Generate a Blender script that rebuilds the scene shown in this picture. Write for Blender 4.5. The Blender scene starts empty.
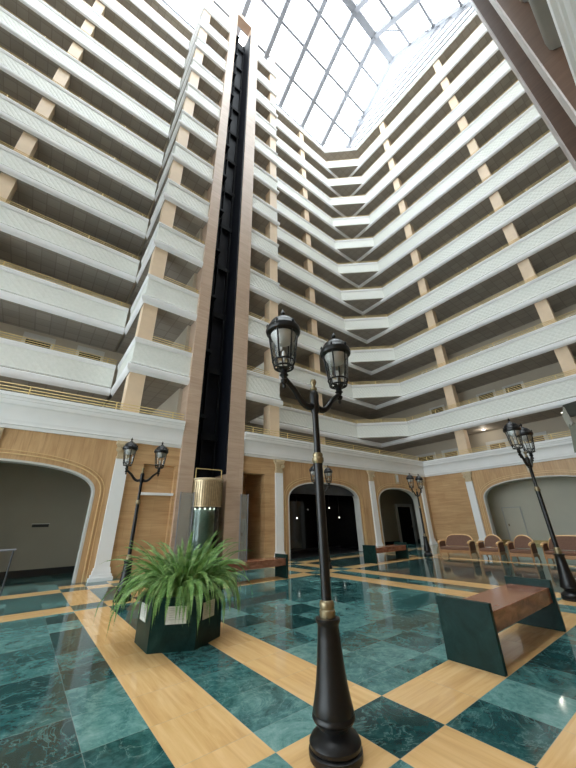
import bpy, math, random
from mathutils import Vector, Matrix
random.seed(7)
PI = math.pi
SC = bpy.context.scene
COL = SC.collection

# ------------------------------------------------------------------ materials
class NT:
    def __init__(s, name):
        s.m = bpy.data.materials.new(name); s.m.use_nodes = True
        s.t = s.m.node_tree; s.t.nodes.clear()
        s.out = s.n('ShaderNodeOutputMaterial')
    def n(s, t, **kw):
        x = s.t.nodes.new(t)
        for k, v in kw.items(): setattr(x, k, v)
        return x
    def l(s, a, b): s.t.links.new(a, b)
    def put(s, inp, v):
        if hasattr(v, 'links'): s.l(v, inp)
        else: inp.default_value = v
    def math(s, op, a, b=0.0, clamp=False):
        x = s.n('ShaderNodeMath', operation=op); x.use_clamp = clamp
        s.put(x.inputs[0], a); s.put(x.inputs[1], b); return x.outputs[0]
    def mix(s, f, a, b):
        x = s.n('ShaderNodeMix', data_type='RGBA')
        s.put(x.inputs[0], f); s.put(x.inputs[6], a); s.put(x.inputs[7], b); return x.outputs[2]
    def ramp(s, f, stops):
        x = s.n('ShaderNodeValToRGB'); e = x.color_ramp.elements
        while len(e) < len(stops): e.new(0.5)
        for q, (p, c) in zip(e, stops): q.position = p; q.color = (*c, 1)
        s.l(f, x.inputs[0]); return x.outputs[0]
    def pos(s, obj=False, scale=(1, 1, 1)):
        if obj: o = s.n('ShaderNodeTexCoord').outputs['Object']
        else: o = s.n('ShaderNodeNewGeometry').outputs['Position']
        mp = s.n('ShaderNodeMapping'); mp.inputs['Scale'].default_value = scale
        s.l(o, mp.inputs[0]); return mp.outputs[0]
    def noise(s, vec, scale, detail=4, rough=0.55, dist=0.0):
        x = s.n('ShaderNodeTexNoise'); s.l(vec, x.inputs['Vector'])
        x.inputs['Scale'].default_value = scale; x.inputs['Detail'].default_value = detail
        x.inputs['Roughness'].default_value = rough; x.inputs['Distortion'].default_value = dist
        return x.outputs[0]
    def bsdf(s, color, rough=0.5, metal=0.0, bump=None, bstr=0.3, bdist=0.02, spec=0.5, coat=0.0):
        b = s.n('ShaderNodeBsdfPrincipled')
        s.put(b.inputs['Base Color'], color if hasattr(color, 'links') else (*color, 1))
        s.put(b.inputs['Roughness'], rough); b.inputs['Metallic'].default_value = metal
        b.inputs['Specular IOR Level'].default_value = spec
        b.inputs['Coat Weight'].default_value = coat
        if bump is not None:
            k = s.n('ShaderNodeBump'); k.inputs['Strength'].default_value = bstr; k.inputs['Distance'].default_value = bdist
            s.l(bump, k.inputs['Height']); s.l(k.outputs[0], b.inputs['Normal'])
        s.l(b.outputs[0], s.out.inputs[0]); return b

def plain(name, col, rough=0.5, metal=0.0, var=0.08, scale=6, spec=0.5, obj=True, bstr=0.0):
    t = NT(name); v = t.pos(obj)
    f = t.noise(v, scale, 4)
    lo = tuple(c * (1 - var) for c in col); hi = tuple(min(1, c * (1 + var)) for c in col)
    c = t.ramp(f, [(0.3, lo), (0.7, hi)])
    t.bsdf(c, rough, metal, f if bstr else None, bstr, 0.01, spec)
    return t.m

M = {}
GX0, GY0, G = 1.204, 1.932, 0.613
XB = [(1.204, 1.817), (2.43, 3.043), (7.70, 8.30), (8.90, 9.50), (14.32, 14.76), (17.6, 18.2)]
YB = [(-0.2, 0.093), (0.706, 1.319), (1.932, 2.545), (8.55, 9.16), (11.15, 11.75)]
def floor_mat():
    t = NT('polished_marble_floor')
    g = t.n('ShaderNodeNewGeometry').outputs['Position']
    sx = t.n('ShaderNodeSeparateXYZ'); t.l(g, sx.inputs[0]); X, Y = sx.outputs[0], sx.outputs[1]
    def bands(v, L):
        o = None
        for a, b in L:
            q = t.math('MULTIPLY', t.math('GREATER_THAN', v, a), t.math('LESS_THAN', v, b))
            o = q if o is None else t.math('ADD', o, q)
        return o
    bx, by = bands(X, XB), bands(Y, YB)
    inside = t.math('LESS_THAN', Y, 12.3)
    wood = t.math('MULTIPLY', t.math('ABSOLUTE', t.math('SUBTRACT', bx, by)), inside)
    sx_ = t.math('MULTIPLY', t.math('LESS_THAN', X, GX0), 0.139)
    sy_ = t.math('MULTIPLY', t.math('MULTIPLY', t.math('GREATER_THAN', Y, 2.545), t.math('LESS_THAN', Y, 8.55)), 0.306)
    ux = t.math('DIVIDE', t.math('SUBTRACT', t.math('SUBTRACT', X, GX0), sx_), G)
    uy = t.math('DIVIDE', t.math('SUBTRACT', t.math('SUBTRACT', Y, GY0), sy_), G)
    cx, cy = t.math('FLOOR', ux), t.math('FLOOR', uy)
    cv = t.n('ShaderNodeCombineXYZ'); t.l(cx, cv.inputs[0]); t.l(cy, cv.inputs[1])
    wn = t.n('ShaderNodeTexWhiteNoise', noise_dimensions='2D'); t.l(cv.outputs[0], wn.inputs['Vector'])
    r = wn.outputs['Value']
    off = t.n('ShaderNodeVectorMath', operation='SCALE'); t.l(wn.outputs['Color'], off.inputs[0]); off.inputs['Scale'].default_value = 30
    pv = t.n('ShaderNodeVectorMath', operation='ADD'); t.l(g, pv.inputs[0]); t.l(off.outputs[0], pv.inputs[1])
    n1 = t.noise(pv.outputs[0], 2.6, 9, 0.66, 1.6)
    n2 = t.noise(pv.outputs[0], 16.0, 7, 0.75, 0.6)
    f = t.math('ADD', t.math('MULTIPLY', n1, 0.66), t.math('MULTIPLY', n2, 0.38))
    f = t.math('ADD', f, t.math('MULTIPLY', t.math('SUBTRACT', r, 0.5), 0.36))
    green = t.ramp(f, [(0.24, (.006, .026, .027)), (0.42, (.016, .068, .068)), (0.56, (.050, .155, .150)), (0.70, (.125, .275, .258)), (0.90, (.27, .43, .40))])
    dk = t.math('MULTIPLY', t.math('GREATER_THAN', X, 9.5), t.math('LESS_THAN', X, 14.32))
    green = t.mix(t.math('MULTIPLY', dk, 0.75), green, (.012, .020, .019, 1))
    vn = t.noise(pv.outputs[0], 1.7, 7, 0.6, 2.5)
    vein = t.math('SUBTRACT', 1.0, t.math('MULTIPLY', t.math('ABSOLUTE', t.math('SUBTRACT', vn, 0.5)), 60.0), True)
    green = t.mix(t.math('MULTIPLY', vein, 0.35), green, (.25, .42, .39, 1))
    # honey coloured veined stone, planks run along each band
    def streak(sc, w):
        mp = t.n('ShaderNodeMapping'); mp.inputs['Scale'].default_value = sc; t.l(pv.outputs[0], mp.inputs[0])
        return t.noise(mp.outputs[0], w, 5, 0.6, 0.6)
    sA, sB = streak((12, .8, 1), 1.0), streak((.8, 12, 1), 1.0)
    s_ = t.mix(bx, sB, sA)
    tan = t.ramp(s_, [(0.25, (.52, .29, .11)), (0.5, (.70, .43, .18)), (0.75, (.83, .56, .28))])
    tan = t.mix(t.math('MULTIPLY', r, 0.35), tan, (.80, .52, .24, 1))
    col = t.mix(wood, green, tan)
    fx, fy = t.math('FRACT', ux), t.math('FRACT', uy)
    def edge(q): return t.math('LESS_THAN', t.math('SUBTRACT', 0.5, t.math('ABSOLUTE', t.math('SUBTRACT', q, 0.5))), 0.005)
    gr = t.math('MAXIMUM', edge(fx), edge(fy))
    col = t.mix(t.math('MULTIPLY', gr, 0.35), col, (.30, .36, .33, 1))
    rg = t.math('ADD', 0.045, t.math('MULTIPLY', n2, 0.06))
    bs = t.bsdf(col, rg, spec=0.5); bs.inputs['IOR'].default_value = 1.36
    return t.m
M['floor'] = floor_mat()

def stone(name, scale, bw, bh, cols, vert=False, rough=0.35):
    """sandstone cladding: block joints + grain"""
    t = NT(name)
    g = t.n('ShaderNodeNewGeometry').outputs['Position']
    s = t.n('ShaderNodeSeparateXYZ'); t.l(g, s.inputs[0])
    h = t.math('ADD', s.outputs[0], s.outputs[1])
    cv = t.n('ShaderNodeCombineXYZ')
    t.l(h, cv.inputs[0]); t.l(s.outputs[2], cv.inputs[1])
    b = t.n('ShaderNodeTexBrick'); t.l(cv.outputs[0], b.inputs['Vector'])
    b.inputs['Scale'].default_value = 1.0; b.inputs['Brick Width'].default_value = bw; b.inputs['Row Height'].default_value = bh
    b.inputs['Mortar Size'].default_value = 0.004; b.inputs['Color1'].default_value = (*cols[0], 1); b.inputs['Color2'].default_value = (*cols[1], 1)
    b.inputs['Mortar'].default_value = (*tuple(c * .6 for c in cols[0]), 1); b.offset = 0.0 if vert else 0.5
    mp = t.n('ShaderNodeMapping'); mp.inputs['Scale'].default_value = (7, .7, 1) if vert else (.5, 6, 1); t.l(cv.outputs[0], mp.inputs[0])
    f = t.noise(mp.outputs[0], scale, 6, 0.6, 1.0)
    gcol = t.ramp(f, [(0.3, cols[2]), (0.7, cols[3])])
    x = t.n('ShaderNodeMix', data_type='RGBA'); x.inputs[0].default_value = 0.5
    t.l(b.outputs[0], x.inputs[6]); t.l(gcol, x.inputs[7])
    t.bsdf(x.outputs[2], rough, spec=0.4)
    return t.m
SAND = [(.49, .29, .14), (.58, .37, .19), (.40, .225, .10), (.72, .485, .27)]
M['sand'] = stone('sandstone_blocks', 1.2, 1.1, 0.40, SAND)
M['sandv'] = stone('sandstone_upright_slabs', 1.2, 0.36, 2.2, SAND, True)
PINK = [(.47, .335, .245), (.56, .41, .31), (.42, .285, .20), (.63, .48, .37)]
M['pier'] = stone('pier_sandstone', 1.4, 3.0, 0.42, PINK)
M['shadestone'] = stone('brown_shaded_pier_stone', 1.4, 3.0, 1.2, [(.105, .06, .04), (.13, .072, .048), (.085, .047, .03), (.15, .088, .058)])  # near tower stone darkened, shade put into its colour
M['paleface'] = stone('pale_grey_stone_lit_front', 1.4, 3.0, .9, [(.50, .44, .42), (.58, .52, .50), (.46, .40, .38), (.62, .56, .54)])  # pale tone of the near piers' lit fronts
M['white'] = plain('white_painted_stone', (.85, .855, .86), .45, var=.02, scale=2)
M['fillet'] = plain('white_gloss_moulding', (.88, .885, .90), .35, var=.02, scale=2)
def panel_mat():
    t = NT('cream_relief_panel')
    g = t.n('ShaderNodeNewGeometry').outputs['Position']
    s = t.n('ShaderNodeSeparateXYZ'); t.l(g, s.inputs[0])
    h = t.math('SUBTRACT', s.outputs[0], s.outputs[1]); z = s.outputs[2]
    def w(k, m): return t.math('SINE', t.math('ADD', t.math('MULTIPLY', h, k), t.math('MULTIPLY', z, m)))
    a = t.math('MULTIPLY', t.math('ABSOLUTE', w(10.0, 9.5)), t.math('ABSOLUTE', w(10.0, -9.5)))
    n = t.noise(g, 9, 5, 0.6)
    hgt = t.math('ADD', t.math('POWER', a, 0.5), t.math('MULTIPLY', n, 0.7))
    c = t.ramp(n, [(0.3, (.74, .76, .71)), (0.7, (.81, .825, .78))])
    t.bsdf(c, 0.5, 0, hgt, 0.35, 0.035)
    return t.m
M['panel'] = panel_mat()
def soffit_mat():
    t = NT('taupe_panelled_ceiling')
    g = t.n('ShaderNodeNewGeometry').outputs['Position']
    b = t.n('ShaderNodeTexBrick'); t.l(g, b.inputs['Vector']); b.offset = 0.0
    b.inputs['Scale'].default_value = 1; b.inputs['Brick Width'].default_value = .6; b.inputs['Row Height'].default_value = .6
    b.inputs['Mortar Size'].default_value = .03; b.inputs['Mortar Smooth'].default_value = .6
    b.inputs['Color1'].default_value = (.36, .325, .28, 1); b.inputs['Color2'].default_value = (.43, .39, .34, 1); b.inputs['Mortar'].default_value = (.30, .27, .235, 1)
    t.bsdf(b.outputs[0], .6, spec=.3)
    return t.m
M['soffit'] = soffit_mat()
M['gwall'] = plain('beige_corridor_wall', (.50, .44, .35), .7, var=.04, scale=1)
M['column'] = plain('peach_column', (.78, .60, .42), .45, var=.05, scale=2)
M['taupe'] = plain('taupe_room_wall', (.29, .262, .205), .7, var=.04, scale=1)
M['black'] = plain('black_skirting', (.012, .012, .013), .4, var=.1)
M['iron'] = plain('black_cast_iron', (.006, .006, .007), .34, 0.0, .2, 20, .4, True, .05)
M['brass'] = plain('aged_brass', (.30, .245, .15), .4, .8, .15, 30)
M['gold'] = plain('gold_rail', (.72, .55, .25), .45, .2, .1, 10)
M['goldline'] = plain('gold_arch_line', (.72, .52, .27), .4, .0, .1, 10)
M['shaft'] = plain('dark_blue_shaft', (.006, .007, .012), .55, 0, .3, 3, .2)
M['shaftmetal'] = plain('grey_steel_bracket', (.05, .055, .065), .4, .3, .2, 8)
M['cap'] = plain('pale_gilded_capital', (.60, .48, .31), .5, 0, .15, 20)
M['dgreen'] = None
def green_stone(name, k=1.0):
    t = NT(name); v = t.pos(True)
    f = t.noise(v, 4, 8, .65, 1.4)
    c = t.ramp(f, [(.3, (.004 * k, .016 * k, .014 * k)), (.6, (.010 * k, .034 * k, .030 * k)), (.85, (.03 * k, .07 * k, .06 * k))])
    t.bsdf(c, .3, spec=.12); return t.m
M['dgreen'] = green_stone('dark_green_marble')
def red_stone():
    t = NT('red_brown_granite'); v = t.pos(True, (1, 3, 3))
    f = t.noise(v, 3, 7, .65, 1.0)
    c = t.ramp(f, [(.3, (.17, .06, .035)), (.55, (.30, .12, .07)), (.8, (.46, .22, .14))])
    t.bsdf(c, .16, spec=.5); return t.m
M['red'] = red_stone()
M['wood'] = plain('honey_wood_frame', (.72, .45, .21), .35, 0, .15, 8)
M['fabric'] = plain('brown_upholstery', (.18, .10, .07), .8, 0, .15, 25, .2, True, .1)
M['soil'] = plain('dark_soil', (.03, .022, .016), .9, 0, .3, 30)
M['paper'] = plain('pale_plaque', (.62, .62, .56), .5, 0, .12, 30)
M['steel'] = plain('roof_steel', (.22, .225, .25), .5, .0, .05)
M['doorwood'] = plain('dark_door', (.012, .009, .008), .8, 0, .2, 5, .1)
M['doorbrown'] = plain('brown_door', (.20, .12, .07), .45, 0, .15, 5)
M['frame'] = plain('white_door_frame', (.60, .59, .56), .5, 0, .03, 3)
M['slabtop'] = plain('carpet', (.25, .15, .10), .9, 0, .1, 10)
M['glossblack'] = plain('black_glazing', (.006, .006, .007), .08, 0, .2, 3)
def thin_glass(name, tint, refl, rough=0.02):
    t = NT(name)
    tr = t.n('ShaderNodeBsdfTransparent'); tr.inputs[0].default_value = (*tint, 1)
    gl = t.n('ShaderNodeBsdfGlossy'); gl.inputs['Roughness'].default_value = rough
    fr = t.n('ShaderNodeFresnel'); fr.inputs[0].default_value = 1.45
    mx = t.n('ShaderNodeMixShader'); t.l(t.math('MULTIPLY', fr.outputs[0], refl), mx.inputs[0])
    t.l(tr.outputs[0], mx.inputs[1]); t.l(gl.outputs[0], mx.inputs[2]); t.l(mx.outputs[0], t.out.inputs[0])
    return t.m
M['roofglass'] = thin_glass('roof_glass', (.86, .88, .88), .6)
M['lampglass'] = thin_glass('lantern_glass', (.96, .97, .97), .8)
M['cabglass'] = thin_glass('green_cab_glass', (.66, .74, .71), 1.2)
def frosted():
    t = NT('frosted_screen_glass')
    tr = t.n('ShaderNodeBsdfTransparent'); tr.inputs[0].default_value = (.8, .82, .8, 1)
    df = t.n('ShaderNodeBsdfPrincipled'); df.inputs['Base Color'].default_value = (.55, .55, .52, 1); df.inputs['Roughness'].default_value = .2
    mx = t.n('ShaderNodeMixShader'); mx.inputs[0].default_value = .26
    t.l(tr.outputs[0], mx.inputs[1]); t.l(df.outputs[0], mx.inputs[2]); t.l(mx.outputs[0], t.out.inputs[0]); return t.m
M['screen'] = frosted()
def emis(name, c, s):
    t = NT(name); e = t.n('ShaderNodeEmission'); e.inputs[0].default_value = (*c, 1); e.inputs[1].default_value = s
    t.l(e.outputs[0], t.out.inputs[0]); return t.m
M['bulb'] = emis('lit_downlight', (1, .95, .85), 14)
M['bulbdim'] = emis('lit_small_lamp', (1, .95, .85), 2.0)
def frond_mat():
    t = NT('fern_green'); v = t.pos(True)
    f = t.noise(v, 10, 3)
    c = t.ramp(f, [(.3, (.05, .13, .025)), (.45, (.12, .26, .055)), (.6, (.27, .43, .14)), (.78, (.48, .56, .27))])
    t.bsdf(c, .45, spec=.4); return t.m
M['frond'] = frond_mat()
M['lining'] = plain('grey_green_cab_lining', (.46, .52, .48), .3, 0, .3, 3)
M['lintel'] = plain('dark_blue_grey_lintel', (.035, .04, .048), .3, 0, .2, 3)
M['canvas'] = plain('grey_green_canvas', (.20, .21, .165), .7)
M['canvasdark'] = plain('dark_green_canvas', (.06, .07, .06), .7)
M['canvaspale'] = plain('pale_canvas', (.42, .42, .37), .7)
M['shaftiron'] = plain('matt_black_shaft_steel', (.010, .011, .014), .7, 0, .2, 8, .2)
M['roomlit'] = plain('lit_taupe_room_wall', (.74, .70, .59), .7, var=.03, scale=1)  # taupe made paler to stand in for light inside the room
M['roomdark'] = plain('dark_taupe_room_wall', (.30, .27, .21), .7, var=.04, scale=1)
M['woodmid'] = plain('brown_wood_frame', (.36, .19, .085), .4, 0, .15, 8)
M['nearshade'] = plain('near_balcony_shade_taupe', (.24, .22, .19), .6, 0, .06, 2)  # dark taupe that paints the shade on the near balconies
M['lampbulb'] = plain('frosted_lamp_bulb', (.62, .62, .60), .4)

# ------------------------------------------------------------------ mesh builder
class MB:
    def __init__(s): s.v = []; s.f = []
    def add(s, V, F):
        o = len(s.v); s.v += [tuple(p) for p in V]; s.f += [tuple(i + o for i in f) for f in F]; return s
    def box(s, x0, x1, y0, y1, z0, z1):
        V = [(x0,y0,z0),(x1,y0,z0),(x1,y1,z0),(x0,y1,z0),(x0,y0,z1),(x1,y0,z1),(x1,y1,z1),(x0,y1,z1)]
        return s.add(V, [(0,3,2,1),(4,5,6,7),(0,1,5,4),(1,2,6,5),(2,3,7,6),(3,0,4,7)])
    def prism(s, poly, z0, z1):
        n = len(poly); V = [(x, y, z0) for x, y in poly] + [(x, y, z1) for x, y in poly]
        a = sum(poly[i][0]*poly[(i+1)%n][1]-poly[(i+1)%n][0]*poly[i][1] for i in range(n))
        F = [tuple(range(n))[::-1], tuple(range(n, 2*n))] + [(i, (i+1)%n, n+(i+1)%n, n+i) for i in range(n)]
        if a < 0: F = [f[::-1] for f in F]
        return s.add(V, F)
    def lathe(s, prof, c=(0,0,0), seg=20, closed=True):
        cx, cy, cz = c; V = []; F = []
        for r, z in prof:
            for k in range(seg):
                a = 2*PI*k/seg; V.append((cx+r*math.cos(a), cy+r*math.sin(a), cz+z))
        for i in range(len(prof)-1):
            for k in range(seg):
                k2 = (k+1) % seg; F.append((i*seg+k, i*seg+k2, (i+1)*seg+k2, (i+1)*seg+k))
        if closed: F += [tuple(range(seg))[::-1], tuple((len(prof)-1)*seg+k for k in range(seg))]
        return s.add(V, F)
    def tube(s, pts, r, seg=10):
        P = [Vector(p) for p in pts]; n = len(P); R = r if isinstance(r, (list, tuple)) else [r]*n
        V = []; F = []; ref = None
        for i in range(n):
            d = (P[min(i+1, n-1)] - P[max(i-1, 0)]).normalized()
            if ref is None: ref = Vector((0,0,1)) if abs(d.z) < .9 else Vector((1,0,0))
            u = d.cross(ref).normalized(); w = u.cross(d).normalized(); ref = w
            for k in range(seg):
                a = 2*PI*k/seg; V.append(P[i] + (u*math.cos(a) + w*math.sin(a))*R[i])
        for i in range(n-1):
            for k in range(seg):
                k2 = (k+1) % seg; F.append((i*seg+k, (i+1)*seg+k, (i+1)*seg+k2, i*seg+k2))
        F += [tuple(range(seg)), tuple((n-1)*seg+k for k in range(seg))[::-1]]
        return s.add(V, F)
    def bar(s, a, b, w, h):
        """rectangular bar from a to b (w sideways, h up)"""
        a, b = Vector(a), Vector(b); d = (b-a).normalized()
        up = Vector((0,0,1)) if abs(d.z) < .95 else Vector((0,1,0))
        u = d.cross(up).normalized()*w/2; k = u.cross(d).normalized()*h/2
        V = [a-u-k, a+u-k, a+u+k, a-u+k, b-u-k, b+u-k, b+u+k, b-u+k]
        return s.add(V, [(0,1,2,3)[::-1],(4,5,6,7),(0,1,5,4),(1,2,6,5),(2,3,7,6),(3,0,4,7)])
    def sweep(s, path, prof, prev=None, nxt=None):
        """profile (out, z) swept along a plan path; out is to the right of the path"""
        P = [Vector(p) for p in path]; n = len(P); m = len(prof); V = []; F = []
        def nr(a, b): d = (b-a).normalized(); return Vector((d.y, -d.x))
        for i in range(n):
            A = P[i-1] if i else (Vector(prev) if prev else None)
            B = P[i+1] if i < n-1 else (Vector(nxt) if nxt else None)
            if A is None: o = nr(P[i], B)
            elif B is None: o = nr(A, P[i])
            else:
                n1, n2 = nr(A, P[i]), nr(P[i], B); o = (n1+n2)/(1+n1.dot(n2))
            for q, z in prof: V.append((P[i].x+o.x*q, P[i].y+o.y*q, z))
        for i in range(n-1):
            for k in range(m):
                k2 = (k+1) % m; F.append((i*m+k, i*m+k2, (i+1)*m+k2, (i+1)*m+k))
        F += [tuple(range(m)), tuple((n-1)*m+k for k in range(m))[::-1]]
        return s.add(V, F)
    def build(s, name, mat, parent=None, smooth=False, bevel=0.0):
        me = bpy.data.meshes.new(name); me.from_pydata(s.v, [], s.f); me.validate(); me.update()
        import bmesh
        b = bmesh.new(); b.from_mesh(me); bmesh.ops.recalc_face_normals(b, faces=b.faces); b.to_mesh(me); b.free()
        me.materials.append(mat)
        o = bpy.data.objects.new(name, me); COL.objects.link(o)
        if parent: o.parent = parent
        if smooth:
            for p in me.polygons: p.use_smooth = True
            me.set_sharp_from_angle(angle=math.radians(38))
        if bevel:
            md = o.modifiers.new('bevel', 'BEVEL'); md.width = bevel; md.segments = 2; md.limit_method = 'ANGLE'
        return o
def tag(o, label, cat, group=None):
    o['label'] = label; o['category'] = cat
    if group: o['group'] = group
    return o
def empty(name, loc=(0,0,0), rz=0.0, label=None, cat=None, group=None):
    o = bpy.data.objects.new(name, None); COL.objects.link(o); o.empty_display_size = .2
    o.location = loc; o.rotation_euler = (0,0,rz)
    if label: tag(o, label, cat, group)
    return o
def struct(o): o['kind'] = 'structure'; return o
def kids(o): return [c for c in o.children]
def dup(o, loc=None, label=None, parent=None, rz=None):
    c = o.copy(); COL.objects.link(c)
    if parent: c.parent = parent
    if loc is not None: c.location = loc
    if rz is not None: c.rotation_euler = (0,0,rz)
    if label: c['label'] = label
    for k in kids(o): dup(k, parent=c)
    return c

# ------------------------------------------------------------------ key dimensions (metres)
YW, YR, XW = 12.66, 15.95, 22.66     # lobby wall, set-back gallery wall, right wall
YN = -0.79                            # wall behind / beside the camera
ZC0, ZC1 = 4.38, 5.47                 # cornice
S, Z0, NL = 3.423, 7.585, 11          # gallery pitch, first gallery, number of galleries
XE = -11.3                            # far end wall out of view
YRN = -4.03
TOP = Z0 + S*NL                       # 45.24
XREAR, YREAR = 25.0, 18.2
ORD = ['first','second','third','fourth','fifth','sixth','seventh','eighth','ninth','tenth','eleventh']

# ------------------------------------------------------------------ floor
fl = MB(); fl.box(XE-.2, XREAR+1.2, YRN-.5, YREAR+.2, -.25, 0)
struct(fl.build('floor', M['floor']))

# ------------------------------------------------------------------ lobby walls with arches
def arch_z(u, zs=2.5, zt=3.46, n=2.5):
    return zs + (zt-zs)*max(0.0, 1-abs(u)**n)**(1/n)
def arch_us(N=28):
    return [-math.cos(PI*i/N) for i in range(N+1)]
class Wall:
    """vertical wall piece in (s, z) mapped on a plan line, with thickness going inward"""
    def __init__(s, fn): s.fn = fn; s.mb = MB()
    def rect(s, s0, s1, z0, z1, t=.34, d=0.0):
        P = [s.fn(a, o) for o in (d, t) for a in (s0, s1)]
        V = [(p[0], p[1], z) for z in (z0, z1) for p in P]
        s.mb.add(V, [(0,1,3,2),(4,5,7,6),(0,1,5,4),(2,3,7,6),(0,2,6,4),(1,3,7,5)])
    def arch(s, s0, s1, c, hw, ztop, t=.34, zt=3.46, zs=2.5):
        s.rect(s0, c-hw, 0, ztop, t); s.rect(c+hw, s1, 0, ztop, t)
        us = arch_us()
        for a, b in zip(us, us[1:]):
            V = []
            for o in (0, t):
                for u in (a, b):
                    x, y = s.fn(c+u*hw, o); V.append((x, y, arch_z(u, zs, zt)))
                    V.append((x, y, ztop))
            s.mb.add(V, [(0,2,3,1),(4,5,7,6),(0,4,6,2),(1,3,7,5)])
fL = lambda a, o: (a, YW+o)
fR = lambda a, o: (XW+o, a)
fN = lambda a, o: (a, YN-o)
w = Wall(fL)
w.arch(-5.2, 2.33, -1.3, 2.95, ZC0+.1)
struct(w.mb.build('wall_left', M['sandv']))
w = Wall(fL)
w.rect(2.33, 3.05, 0, ZC0+.1); w.rect(3.05, 4.25, 0, 3.66, .34, .16); w.rect(3.05, 4.25, 3.66, ZC0+.1); w.rect(4.25, 4.40, 0, ZC0+.1)
w.rect(7.20, 8.50, 3.64, ZC0+.1); w.rect(8.50, 9.27, 0, ZC0+.1)
w.rect(XE, -5.2, 0, ZC0+.1)
struct(w.mb.build('wall_left', M['sand']))
w = Wall(fL)
w.arch(9.27, 16.3, 12.45, 2.60, ZC0+.1); w.arch(16.3, 22.3, 19.05, 2.22, ZC0+.1)
w.rect(22.3, XW+.34, 0, ZC0+.1)
struct(w.mb.build('wall_left', M['sandv']))
w = Wall(fR); w.rect(9.6, YW, 0, ZC0+.1); struct(w.mb.build('wall_right', M['sand']))
w = Wall(fR); w.arch(2.5, 9.6, 6.05, 2.95, ZC0+.1, zt=3.62); w.rect(YN-.34, 2.5, 0, ZC0+.1); struct(w.mb.build('wall_right', M['sandv']))
for a, b in ((XE, 4.15), (7.9, XW+.34)):
    w = Wall(fN); w.rect(a, b, 0, ZC0+.1); struct(w.mb.build('wall_near', M['sand']))

# gold line and pale reveal round every arch
def arch_trim(fn, c, hw, zt, name, zs=2.5):
    us = arch_us(36)
    def strip(off, r0, dep0, dep1, mat, nm, par):
        mb = MB(); P = []
        pts = [(-1, 0.0)] + [(u, None) for u in us] + [(1, 0.0)]
        for u, z in pts:
            k = (hw+off)
            zz = arch_z(u, zs, zt+off) if z is None else 0.0
            k2 = hw+off+r0
            z2 = arch_z(u, zs, zt+off+r0) if z is None else 0.0
            P.append(((c+u*k, zz), (c+u*k2, z2)))
        V = []
        for (a, b) in P:
            for (q, z) in (a, b):
                for d in (dep0, dep1):
                    x, y = fn(q, d); V.append((x, y, z))
        F = []
        for i in range(len(P)-1):
            o, e = i*4, i*4+4
            for (p, q) in ((0,1),(1,3),(3,2),(2,0)): F.append((o+p, o+q, e+q, e+p))
        F += [(0,1,3,2), (len(V)-4, len(V)-3, len(V)-1, len(V)-2)]
        mb.add(V, F); return mb.build(nm, mat, par)
    t = struct(strip(0.16, 0.035, -0.03, 0.02, M['goldline'], name, None))
    strip(0.27, 0.02, -0.02, 0.02, M['goldline'], 'outer_gold_line', t)
    strip(-0.05, 0.06, -0.015, .36, M['frame'], 'reveal', t)
arch_trim(fL, -1.3, 2.95, 3.46, 'trim_1'); arch_trim(fL, 12.45, 2.60, 3.46, 'trim_2')
arch_trim(fL, 19.05, 2.22, 3.46, 'trim_3'); arch_trim(fR, 6.05, 2.95, 3.62, 'trim_4')

# rooms seen through the openings
def room(fn, s0, s1, depth, zt, mat, skirt, skh=.16, t=.34):
    w = Wall(fn); w.rect(s0, s1, 0, 4.2, depth+.2, depth); w.rect(s0-.15, s0, 0, 4.2, depth+.2, t-.02); w.rect(s1, s1+.15, 0, 4.2, depth+.2, t-.02)
    o = struct(w.mb.build('wall_room', mat)); 
    k = Wall(fn); k.rect(s0+.01, s1-.01, 0, skh, depth-.002, depth-.03)
    struct(k.mb.build('baseboard_room', skirt)); return o
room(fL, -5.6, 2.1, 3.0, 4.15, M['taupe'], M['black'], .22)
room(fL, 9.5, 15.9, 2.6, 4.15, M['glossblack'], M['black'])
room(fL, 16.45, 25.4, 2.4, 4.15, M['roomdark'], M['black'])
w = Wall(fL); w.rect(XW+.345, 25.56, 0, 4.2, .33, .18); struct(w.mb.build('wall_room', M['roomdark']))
room(fR, 2.3, 9.9, 2.6, 4.15, M['roomlit'], M['gold'], .2)
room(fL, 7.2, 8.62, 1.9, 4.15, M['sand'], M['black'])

# mezzanine slab = ceiling of those rooms
def slab(name, poly, z0, z1, mat): return struct(MB().prism(poly, z0, z1).build(name, mat))
slab('ceiling', [(XE, YW+.05), (4.4, YW+.05), (4.4, YREAR), (XE, YREAR)], 4.16, ZC0, M['soffit'])
slab('ceiling', [(7.2, YW+.05), (XW+.05, YW+.05), (XW+.05, YREAR), (7.2, YREAR)], 4.16, ZC0, M['soffit'])
slab('ceiling', [(XW+.05, YN), (XREAR+.7, YN), (XREAR+.7, YREAR+.2), (XW+.05, YREAR+.2)], 4.16, ZC0, M['soffit'])

# corridor rear walls, shaft back, near and end walls
def boxs(name, mat, *a): return struct(MB().box(*a).build(name, mat))
boxs('wall_left', M['gwall'], XE, 4.4, YREAR, YREAR+.2, ZC0, TOP)
boxs('wall_left', M['gwall'], 7.2, XREAR+.2, YREAR, YREAR+.2, ZC0, TOP)
boxs('wall_right', M['gwall'], XREAR, XREAR+.2, YRN, YREAR, ZC0, TOP)
boxs('wall_left', M['gwall'], 4.2, 4.4, YW+.6, YREAR, ZC0, TOP)
boxs('wall_left', M['gwall'], 7.2, 7.4, YW+.6, YREAR, ZC0, TOP)
boxs('wall_near', M['gwall'], XE, XREAR+.2, YRN-.2, YRN, ZC0, TOP)
boxs('wall_near', M['soffit'], XE, 4.17, YRN, YN-.05, 4.16, ZC0)
boxs('wall_near', M['soffit'], 7.9, XREAR, YRN, YN-.05, 4.16, ZC0)
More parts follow.
